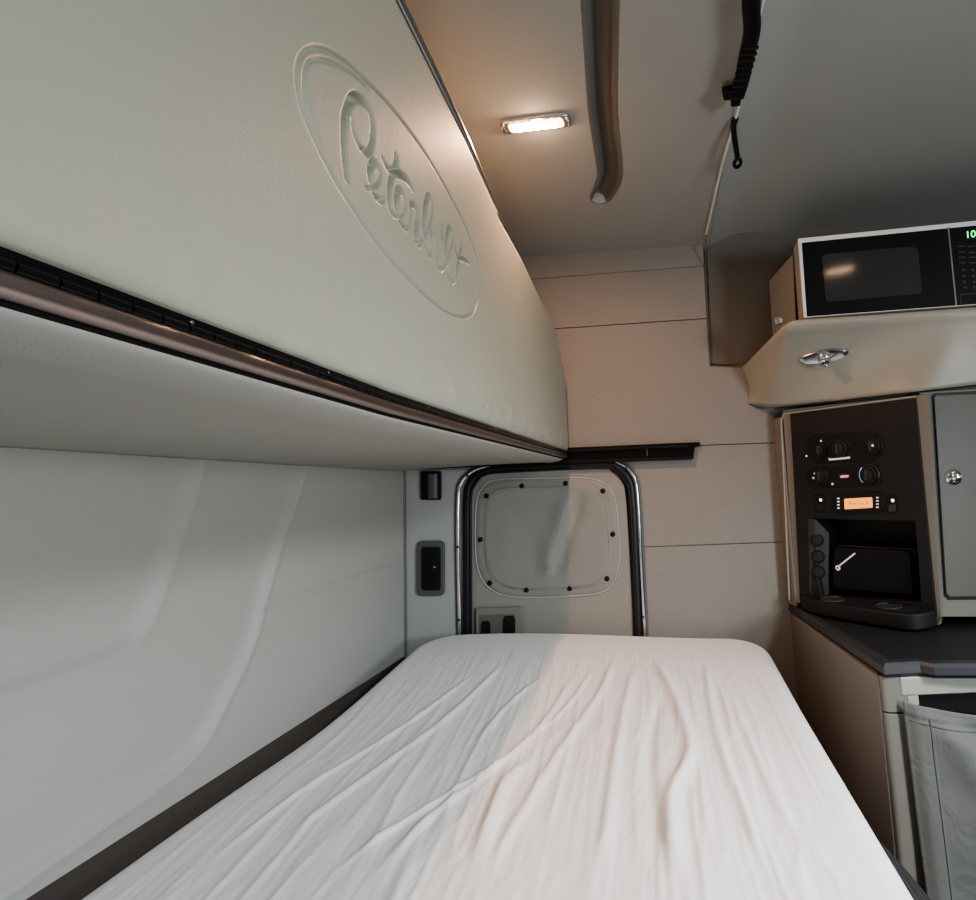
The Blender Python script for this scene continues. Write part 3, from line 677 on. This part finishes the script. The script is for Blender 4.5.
# --- countertop
cnt = empty('countertop', (.7, 1.45, ct), 'black countertop with grey faceted edge below the console', 'countertop')
cb = [aZ(*p, zc) for p in [(885, 663), (918, 661), (932, 663.5), (976, 663.5)]]
far = [V((1.25, cb[-1].y, zc)), V((1.25, YF-.03, zc)), V((ctop_l.x, YF-.03, zc)), aZ(784, 599, zc)]
poly = cb+far
MB().prism([p-V((0, 0, .003)) for p in poly], (0, 0, -.022)).build('slab', 'counter', cnt, .003)
lipo = [(p.x, p.y) for p in [poly[-1]]+cb+[far[0]]]
lv = []; lf = []
for (x, y) in lipo:
    for dz, off in [(0, 0), (-.006, .006), (-.020, .008), (-.028, .001), (-.028, -.02), (0, -.02)]:
        # offset outwards: left side -> -x, front -> -y
        i = lipo.index((x, y)); ox = -off*.8 if i <= 1 else 0; oy = -off if i >= 1 else 0
        lv.append((x+ox, y+oy, zc+dz))
m6 = 6
for i in range(len(lipo)-1):
    for k in range(6): lf.append((i*6+k, i*6+(k+1) % 6, (i+1)*6+(k+1) % 6, (i+1)*6+k))
lo = pydata('edge_band', lv, lf, 'counterlip', cnt, smooth=False)
# --- console tower
tw = empty('console_tower', (.7, 1.62, zc), 'taupe corner console with black control panel and side door above the counter', 'cabinet')
A = aY(800, 600, 1.735); B = aY(939, 616, 1.45)
uT = (B-A); uT.z = 0; uT.normalize(); nT = V((uT.y, -uT.x, 0)).normalized()
if nT.y > 0: nT = -nT
def tp_(px, py, off=0): return aP(px, py, A+nT*off, nT)
ztop = H+.186
wl = aY(779, 500, YF-.004)
plan = [V((wl.x, YF-.004, 0)), V((A.x-.030, A.y+.012, 0)), V((A.x-.022, A.y-.004, 0)), ]
Bp = tp_(940, 616)
# body side (left)
a0 = aY(788, 500, 1.735)
bs = MB()
bs.prism([(wl.x, YF-.002, zc), (a0.x-.008, a0.y+.016, zc), (a0.x+.000, a0.y+.004, zc), (a0.x+.03, a0.y+.03, zc), (wl.x+.04, YF-.002, zc)], (0, 0, ztop-zc))
bs.build('side_panel', 'cabside', tw, .005)
# surround of the black panel
def quadframe(outer, inner, th, name, m, parent, off=0, b=.002):
    n = len(outer); vs = [p+nT*off for p in outer]+[p+nT*off for p in inner]; vs += [v-nT*th for v in vs]
    fs = []
    for i in range(n):
        j = (i+1) % n
        fs += [(i, j, n+j, n+i), (2*n+i, 3*n+i, 3*n+j, 2*n+j), (i, 2*n+i, 2*n+j, j), (n+i, n+j, 3*n+j, 3*n+i)]
    o = pydata(name, vs, fs, m, parent); bev(o, b, 2); return o
outer = [tp_(783, 410), tp_(928, 394), tp_(941.5, 617), tp_(797, 603)]
inr = [tp_(791, 414), tp_(916, 398.5), tp_(938.5, 625), tp_(800.5, 603)]
quadframe(outer, inr, .02, 'panel_surround', 'cabinet', tw, .002)
MB().tube([p+nT*.003 for p in (tp_(790, 600), tp_(782, 420))]+[tp_(784, 414)+nT*.003]+[tp_(916, 396.5)+nT*.003], .0028, 8).build('pale_edge', 'pale', tw)
# black control panel with nook opening
pn = [tp_(791, 413.5), tp_(917, 398), tp_(938, 624), tp_(802, 606)]
nook = [tp_(813, 519), tp_(916, 521), tp_(922, 602), tp_(822, 597)]
cp = quadframe(pn, nook, .012, 'control_panel', 'panel', tw, .006, .003)
# nook pocket
dp = .10
pk = [p-nT*.004 for p in nook]; pkb = [(p + (sum(nook, V())/4-p)*.06) - nT*dp for p in nook]
pydata('nook', pk+pkb, [(0, 1, 5, 4), (1, 2, 6, 5), (2, 3, 7, 6), (3, 0, 4, 7), (4, 5, 6, 7)], 'panel', cp, False)
# angled left cheek carrying three round sockets
ck = [tp_(808, 519, .007), tp_(815, 519, .007), tp_(829, 533, -.02), tp_(829, 594, -.02), tp_(814, 597, .007), tp_(810, 592, .007)]
pydata('nook_cheek', ck, [tuple(range(6))], 'key', cp, False)
for (px, py) in [(817, 540), (818, 556.5), (818.5, 572)]:
    MB().lathe(tp_(px, py, -.002), nT+V((.5, -.1, 0)), [(.019, -.006), (.019, .004), (.015, .009), (.006, .010)], 20).build('socket', 'panel', cp)
# control strips
def rr_panel(x0, y0, x1, y1, r, slx, sly, off, n=4):
    """rounded rect in photo-frame pixels laid on the console plane, sheared with the panel"""
    out = []
    for cx_, cy_, a0_ in [(x1-r, y0+r, -90), (x1-r, y1-r, 0), (x0+r, y1-r, 90), (x0+r, y0+r, 180)]:
        for k in range(n+1):
            a = math.radians(a0_+90*k/n); x = cx_+r*math.cos(a); y = cy_+r*math.sin(a)
            out.append(tp_(x+(y-(y0+y1)/2)*slx, y+(x-(x0+x1)/2)*sly, off))
    return out
def strip(name, x0, y0, x1, y1, r, m='deep', parent=cp, th=.003, off=.006, b=.0015, sly=-.06):
    return MB().prism(rr_panel(x0, y0, x1, y1, r, .06, sly, off), nT*th).build(name, m, parent, b)
strip('heater_strip', 807, 433, 882, 462, 10)
strip('fan_strip', 808, 465.5, 882, 487, 6)
strip('radio_bezel', 833, 492.5, 884, 513.5, 3)
def knob(px, py, r, mark=None, m='panel'):
    c_ = tp_(px, py, .009)
    k_ = MB().lathe(c_, nT, [(r*1.1, 0), (r*1.05, .004), (r*.85, .006), (r*.78, .016), (r*.6, .018)], 24).build('knob', m, cp)
    MB().obox(c_+nT*.018, uT*r*.12, V((0, 0, r*.65)), nT*.004).build('grip', 'key', k_, .0008)
    return k_
for px, py, r in [(821, 450, .018), (840, 449, .022), (873, 446, .020), (822, 476, .019), (869, 475, .021)]: knob(px, py, r)
def dot(px, py, r=.003, m='mark'):
    MB().lathe(tp_(px, py, .0095), nT, [(r, 0), (r, .0008), (r*.6, .0012)], 10).build('marking', m, cp)
for px, py, r in [(806.5, 456, .0035), (821, 441, .003), (814.5, 445, .0022), (828, 443.5, .0022), (829.5, 459, .003), (813.5, 478, .0035), (814.5, 473.5, .0025), (817, 471.5, .0018), (820.5, 470, .0025), (824.5, 471, .0020), (832.5, 484, .0035), (827, 474, .0015)]: dot(px, py, r, 'mark' if r > .0022 else 'key')
MB().lathe(tp_(872.5, 445.5, .028), nT, [(.0036, 0), (.003, .001)], 10).build('marking', 'mark', cp)
MB().prism([tp_(*p, .010) for p in [(829, 458.8), (850, 456.6), (850, 458.6), (829, 460.6)]], nT*.0006).build('marking', 'mark', cp)
def arc(px, py, rad, a0, a1, m, w=.0012):
    c_ = tp_(px, py, .0105)
    MB().tube([c_+uT*math.cos(a)*rad+V((0, 0, 1))*math.sin(a)*rad for a in np.radians(np.linspace(a0, a1, 16))], w, 6).build('scale_arc', m, cp)
arc(869, 475, .0275, -20, 130, 'key', .0018); arc(869, 475, .0275, 90, 150, 'mark', .0013); arc(869, 475, .0275, 150, 225, 'blue', .0016); arc(869, 475, .0275, 20, 60, 'mark', .0010)
arc(841, 449, .0265, 10, 110, 'key', .0014); arc(873, 446, .026, -40, 50, 'key', .0014)
MB().lathe(tp_(844.5, 476.3, .009), nT, [(.0068, 0), (.0068, .0012), (.005, .0016)], 20, sx=2.3).build('badge', 'red', cp)
MB().prism([tp_(*p, .0105) for p in [(840.5, 475.8), (848.5, 475.2), (848.5, 477), (840.5, 477.6)]], nT*.0006).build('badge_script', 'mark', cp)
strip('screen', 844.5, 498, 872.5, 508.5, 1, 'orange', cp, .001, .009, .0003)
for k, (a, b) in enumerate([(849, 851.5), (853, 856.5), (858, 859), (861, 864), (866, 868)]):
    MB().prism([tp_(a, 504.6-.05*k, .0102), tp_(b, 504.4-.05*k, .0102), tp_(b, 501.8-.05*k+(k % 2), .0102), tp_(a, 502-.05*k+(k % 2), .0102)], nT*.0002).build('screen_mark', 'screenmark', cp)
for side, x0 in ((0, 838.4), (1, 877.3)):
    for k in range(4):
        strip('button', x0-1.2, 498+k*3.2-.6+(-.5 if side else .3), x0+1.4, 499+k*3.2-.1+(-.5 if side else .3), .4, 'mark', cp, .0006, .009, 0)
for px, py, m_ in [(820, 503, 'deep'), (892, 503.5, 'deep')]:
    s__ = strip('rocker_switch', px-4.5, py-9, px+5, py+9, 1.2, m_, cp, .004, .006, .001)
    MB().lathe(tp_(px+.6, py-3, .0105), nT, [(.0042, 0), (.0034, .001)], 12).build('indicator', 'light', s__)
    strip('rocker', px-3, py+1, px+4, py+8, 1, 'key' if px > 850 else 'panel', s__, .004, .009, .001)
# tray shelf at the foot of the panel
trp = [(802, 590), (815, 596), (860, 600), (922, 606), (935, 618)]
zt = zc+.022
ta = tp_(803, 592, .004); tbp = tp_(936, 612, .004)
L = (tbp-ta); L.z = 0; L = L.length
tray = []
for s, o_ in [(0, 0), (0, .012), (.06, .030), (.14, .050), (.3, .066), (.55, .076), (.8, .078), (.90, .076), (.955, .060), (.985, .030), (1.0, 0)]:
    p = ta+uT*(L*s)+nT*o_; p.z = zc+.001; tray.append(p)
tr_ = MB().prism(tray, (0, 0, .040)).build('tray', 'panel', cp, .006, 3)
top_in = [V((p.x, p.y, zc+.0415)) for p in [ta+uT*(L*s)+nT*o_ for s, o_ in [(.10, .004), (.16, .030), (.35, .052), (.6, .060), (.84, .060), (.9, .03), (.92, .004)]]]
MB().prism(top_in, (0, 0, .0012)).build('tray_mat', 'counter', cp, .0004)
for s in (.30, .72):
    MB().lathe(V(((ta+uT*(L*s)+nT*.028).x, (ta+uT*(L*s)+nT*.028).y, zc+.042)), (0, 0, 1), [(.034, 0), (.034, .003), (.031, .004), (.029, .0015)], 28).build('cup_ring', 'key', cp)
# zip pouch in the nook
pch = tag(empty('zip_pouch', tp_(870, 596, -.03), '', ''), 'black zip pouch with small white printed mark resting in console nook', 'pouch')
q = [tp_(*p, -.012) for p in [(832.5, 552), (836, 547), (905, 550.5), (911, 555), (914, 592), (911, 596.5), (834, 590), (831, 586)]]
MB().prism(q, -nT*.045).build('pouch_body', 'black', pch, .009, 4)
MB().tube([V(p)+nT*.001-nT*.02 for p in smoothpts([tp_(*p, -.012) for p in [(832, 551.5), (837, 546.5), (870, 548.5), (905, 550), (911.5, 555), (914.5, 592)]], 4)], .002, 6).build('zip', 'key', pch)
MB().tube([tp_(*p, -.0105) for p in [(839.5, 565.5), (855, 553.3)]], .0022, 6).build('printed_mark', 'mark', pch)
c_ = tp_(838, 567.8, -.0115)
MB().lathe(c_, nT, [(.0075, 0), (.0075, .0012)], 18).build('printed_mark', 'mark', pch)
MB().lathe(c_+nT*.0013, nT, [(.0028, 0), (.0028, .0006)], 12).build('printed_mark', 'deep', pch)
# right segment with small door
yR = Bp.y+.006
zt2 = ztop
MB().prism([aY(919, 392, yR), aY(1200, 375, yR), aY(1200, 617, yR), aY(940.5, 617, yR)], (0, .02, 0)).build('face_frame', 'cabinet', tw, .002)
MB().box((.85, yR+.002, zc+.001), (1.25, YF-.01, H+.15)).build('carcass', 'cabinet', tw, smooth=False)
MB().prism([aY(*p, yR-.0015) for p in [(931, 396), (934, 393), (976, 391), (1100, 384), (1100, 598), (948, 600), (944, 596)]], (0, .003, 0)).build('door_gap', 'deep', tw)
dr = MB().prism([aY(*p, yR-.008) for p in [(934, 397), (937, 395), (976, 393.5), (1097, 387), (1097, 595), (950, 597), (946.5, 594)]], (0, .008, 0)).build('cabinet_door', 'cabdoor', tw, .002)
kc = aY(953.5, 477, yR-.008)
MB().lathe(kc, (-.1, -1, 0), [(.020, 0), (.020, .002), (.016, .005), (.013, .003), (.011, .003), (.011, .018), (.0125, .020), (.010, .024), (.004, .026)], 28).build('door_knob', 'chrome', dr)

# --- overhead shelf
sh = empty('overhead_shelf', (.6, 1.6, H+.3), 'cream moulded overhead shelf carrying the microwave oven', 'shelf')
T1 = aY(786, 320, 1.455); T2 = aY(976, 306, 1.39)
dT = (T2-T1); T3 = T1+dT*1.75
LBt = aY(742, 366, YF-.002); LBb = aY(748, 404, YF-.002)
B0 = aY(774, 408, 1.735); B1 = aY(918, 391.5, 1.435); B2 = aY(976, 385, 1.435); B3 = B2+(B2-B1)*1.6
dn = V((0, 0, -.001))
hp = [T1, T3, T1-V((0, 0, .014))+V((-.001, -.002, 0)), T3-V((0, 0, .014))+V((0, -.002, 0)), LBt, LBb, B0, B1, B2, B3, V((1.25, YF-.002, B1.z)), V((T3.x, YF-.002, T3.z)), V((T1.x-.02, YF-.002, T1.z))]
B0l = aY(764, 407, 1.765)
def lerps(pts, n):
    L = [0]
    for a, b in zip(pts, pts[1:]): L.append(L[-1]+(b-a).length)
    out = []
    for t in np.linspace(0, L[-1], n):
        k = min(max(int(np.searchsorted(L, t))-1, 0), len(pts)-2); out.append(pts[k].lerp(pts[k+1], (t-L[k])/(L[k+1]-L[k])))
    return out
topc = lerps([LBt, T1], 14)[:-1]+lerps([T1, T2, T3], 70)
botc = lerps([LBb, B0l], 14)[:-1]+lerps([B0l, B0, B1, B2, B3], 70)
def relax(c, k):
    for _ in range(k): c = [c[0]]+[(c[i-1]+c[i]*2+c[i+1])/4 for i in range(1, len(c)-1)]+[c[-1]]
    return c
topc = relax(topc, 3); botc = relax(botc, 10)
cin = V((.75, 1.70, 0)); rows = []
def inw(p, d): q = V((cin.x-p.x, cin.y-p.y, 0)); q = V((0, 1, 0)) if p.x > .5 else q.normalized(); return p+q*d
rows.append([inw(p, .25) if p.y < 1.7 else p+V((.2, 0, 0)) for p in topc]); rows.append([inw(p, .014) for p in topc])
for a in (20, 45, 70): rows.append([inw(p, .010*(1-math.sin(math.radians(a))))-V((0, 0, .010*(1-math.cos(math.radians(a))))) for p in topc])
rows.append([p-V((0, 0, .011)) for p in topc]); rows.append([p-V((0, 0, .018)) for p in topc])
for t in np.linspace(.10, 1, 14):
    rows.append([inw((p-V((0, 0, .010))).lerp(q, t), .012*math.sin(math.pi*t)) for p, q in zip(topc, botc)])
rows.append([inw(q, .12) for q in botc])
P = np.array([[tuple(p) for p in r] for r in rows]).transpose(1, 0, 2)
so_ = grid('shelf_body', np.ascontiguousarray(P), 'shelf', sh); me = so_.data
MB().tube([B0+V((-.0, -.006, -.002)), B1+V((0, -.004, -.002)), B3+V((0, -.004, -.002))], .0022, 8).build('joint_line', 'deep', sh)
# reading lamp on shelf face
rl = tag(empty('reading_lamp', aY(822, 357, 1.55), '', ''), 'chrome swivel reading lamp set into the shelf face under the microwave', 'reading lamp')
n_s = ((T2-T1).cross(B0-T1)).normalized()
if n_s.y > 0: n_s = -n_s
from mathutils.bvhtree import BVHTree
bm = bmesh.new(); bm.from_mesh(me); bmesh.ops.triangulate(bm, faces=bm.faces); bvh = BVHTree.FromBMesh(bm)
hit, n_s, _, _ = bvh.ray_cast(O, ray(822, 357).normalized())
if n_s.y > 0: n_s = -n_s
def sp_(px, py, off=0): return aP(px, py, hit+n_s*off, n_s)
us_ = (sp_(845, 352)-sp_(798, 360)).normalized(); vs2 = n_s.cross(us_)
cL = sp_(823, 356, .0)
MB().lathe(cL, n_s, [(.021, -.003), (.021, .003), (.019, .006), (.015, .004), (.012, .003)], 32, sx=3.2, up=vs2).build('lamp_base', 'steel', rl)
cB = sp_(824, 357, .012)
ball = [(.0195*math.sin(a)+1e-4, -.0195*math.cos(a)) for a in np.linspace(0, math.pi, 14)]
MB().lathe(cB, n_s, ball, 24).build('lamp_ball', 'chrome', rl)
MB().lathe(cB+n_s*.006-V((0, 0, .006)), n_s+V((0, -.2, -.7)), [(.0125, 0), (.0135, .006), (.0135, .012), (.0105, .014), (.009, .010)], 24).build('lamp_head', 'chrome', rl)
MB().tube([cB+us_*.010, cB+us_*.030+vs2*.002], [.009, .0045], 12).build('swivel', 'chrome', rl)

# --- microwave oven
TL = aY(799.5, 238, 1.475); BL = aY(804, 317.5, 1.475)
TR = aY(976, 218.5, 1.405); BR = aY(976, 306.5, 1.405)
uM = (BR-BL).normalized(); uMt = (TR-TL).normalized(); uM = (uM+uMt).normalized()
vM = V((0, 0, 1)); vM = (vM-uM*vM.dot(uM)).normalized(); nM = uM.cross(vM).normalized()
if nM.y > 0: nM = -nM
mw = empty('microwave', BL+uM*.25, 'white-framed black microwave oven with green clock on the overhead shelf', 'microwave')
cM = BL; 
def mp(px, py, off=0): return aP(px, py, cM+nM*off, nM)
tl, bl = mp(797.5, 238), mp(803.5, 317)
hM = (tl-bl).dot(vM); 
def ml(a, b, off=0): return cM+uM*a+vM*b+nM*off
wM = .56
sk = (tl-bl).dot(uM)/hM             # slight lean of the left edge
# case
MB().prism([ml(.0, .0, -.008), ml(wM, .0, -.008), ml(wM, hM-.001, -.008), ml(sk*hM, hM-.001, -.008)], V((-.004, .045, 0))).build('front_bezel', 'offwhite', mw, .006)
yb = 1.775
fb_ = [ml(.0, .001, -.054), ml(wM-.01, .001, -.054), ml(wM-.01, hM-.006, -.054), ml(sk*hM, hM-.006, -.054)]
cv = fb_ + [V((p.x-.034, yb, p.z)) for p in fb_]
bev(pydata('oven_case', cv, [(0, 1, 2, 3), (7, 6, 5, 4), (0, 4, 5, 1), (1, 5, 6, 2), (2, 6, 7, 3), (3, 7, 4, 0)], 'offwhite', mw), .004, 3)
# white bezel frame
fr = [ml(0, .0), ml(wM, 0), ml(wM, hM), ml(sk*hM, hM)]
fi = [ml(.0075, .002), ml(wM-.008, .002), ml(wM-.008, hM-.0125), ml(sk*hM+.009, hM-.0125)]
vv = fr+fi; vv += [p-nM*.012 for p in vv]; ff = []
for i in range(4):
    j = (i+1) % 4; ff += [(i, j, 4+j, 4+i), (8+i, 12+i, 12+j, 8+j), (i, 8+i, 8+j, j), (4+i, 4+j, 12+j, 12+i)]
bev(pydata('bezel_frame', vv, ff, 'white', mw), .003, 3)
xd = (mp(951.5, 262)-cM).dot(uM)
dt = (mp(948, 225)-cM).dot(uM); db = (mp(956.5, 308)-cM).dot(uM)
def nooky(y): return dt+(db-dt)*(1-y/hM)
od = MB().prism([ml(.0085, .002, -.003), ml(nooky(.002)-.002, .002, -.003), ml(nooky(hM)-.002, hM-.013, -.003), ml(sk*hM+.010, hM-.013, -.003)], nM*.002).build('oven_door', 'gloss', mw, .0006)
def mrr(pts, off, th, name, m, par):
    return MB().prism([mp(*p, off) for p in pts], nM*th).build(name, m, par)
wn_ = mrr([(822, 256.5), (826, 254), (912, 246.5), (918, 249), (922, 291), (919, 294), (829, 302), (825.5, 300)], .0, .0006, 'door_window', 'glass', od)
MB().prism([ml(nooky(.002)-.0018, .002, -.003), ml(nooky(.002)+.0018, .002, -.003), ml(nooky(hM)+.0018, hM-.010, -.003), ml(nooky(hM)-.0018, hM-.010, -.003)], nM*.0035).build('divider', 'steel', mw)
kp = MB().prism([ml(nooky(.002)+.002, .002, -.003), ml(wM-.009, .002, -.003), ml(wM-.009, hM-.013, -.003), ml(nooky(hM)+.002, hM-.013, -.003)], nM*.002).build('keypad', 'gloss', mw)
text('clock_digits', '10:4', mp(965.3, 238.3, .0008), uM+vM*.05, vM, .026, 'green', kp, .0003)
rowy = [246.5, 252.5, 257.5, 263.0]
for y in rowy:
    for x in (961.5, 971.5, 981):
        o_ = mrr([(x-3.6+(y-250)*.09, y-.6), (x+3.2+(y-250)*.09, y-1.1), (x+3.2+(y-250)*.09, y+.3), (x-3.6+(y-250)*.09, y+.9)], -.001, .001, 'key', 'key', kp)
for y in (270, 276, 282, 287.5):
    for x in (964, 973.5, 983):
        MB().lathe(mp(x+(y-276)*.09, y, -.001), nM, [(.0042, 0), (.0035, .001)], 12).build('key', 'key', kp)
b0 = [(960.5, 295), (1000, 292), (1000, 305), (961, 306)]
MB().tube([mp(961.5, 304, -.0005), mp(960.6, 294.6, -.0005), mp(1000, 291.4, -.0005)], .0009, 6).build('open_button_outline', 'steel', kp)
# dark tie-down strap and bolt on the side of the oven
tie = tag(empty('tie_down_strap', ml(-.01, 0, -.06), '', ''), 'black tie-down strap with steel bolt on left side of microwave', 'strap')
q0, q1 = ml(-.002, -.001, -.048), ml(-.002+sk*hM, hM, -.048)
MB().prism([q0, q1, q1+V((-.0025, .012, 0)), q0+V((-.004, .030, 0))], (-.0055, 0, 0)).build('strap_web', 'black', tie, .001)
MB().lathe(aY(778.5, 321, 1.53), (-.2, -1, 0), [(.011, -.004), (.011, .004), (.007, .005), (.007, .010), (.003, .011)], 16).build('bolt', 'chrome', tie)

# ------------------------------------------------------------------ light
w = bpy.data.worlds.new('w'); bpy.context.scene.world = w; w.use_nodes = True
w.node_tree.nodes['Background'].inputs[0].default_value = (.84, .91, 1, 1); w.node_tree.nodes['Background'].inputs[1].default_value = .45
def aim(loc, tgt): return (V(tgt)-V(loc)).to_track_quat('-Z', 'Y').to_euler()
# daylight through the cab windows (right of and behind the viewpoint)
l = (1.45, -.50, H+.0); lightat('cab_daylight', 'AREA', l, 19, (.89, .94, 1), aim(l, (-.4, .9, H-.1)), shape='RECTANGLE', size=.5, size_y=.4)
l = (1.15, .15, H+.60); lightat('windshield_daylight', 'AREA', l, 6.0, (.92, .97, 1), aim(l, (.25, .7, H-.5)), shape='RECTANGLE', size=.4, size_y=.25, spread=math.radians(80))
lightat('dome_light', 'AREA', tuple(Lc-Lu*.040-V((0, 0, .024))), 4.8, (1, .54, .32), (0, 0, math.atan2(Lu.y, Lu.x)), shape='RECTANGLE', size=.03, size_y=.012)
lightat('dome_glow', 'POINT', tuple(Lc-V((0, 0, .030))), .26, (1, .66, .46), shadow_soft_size=.012)
sc_ = bpy.context.scene
sc_.view_settings.view_transform = 'AgX'; sc_.view_settings.look = 'AgX - Medium High Contrast'; sc_.view_settings.exposure = .45
sc_.cycles.max_bounces = 8; sc_.cycles.diffuse_bounces = 5; sc_.cycles.use_denoising = True
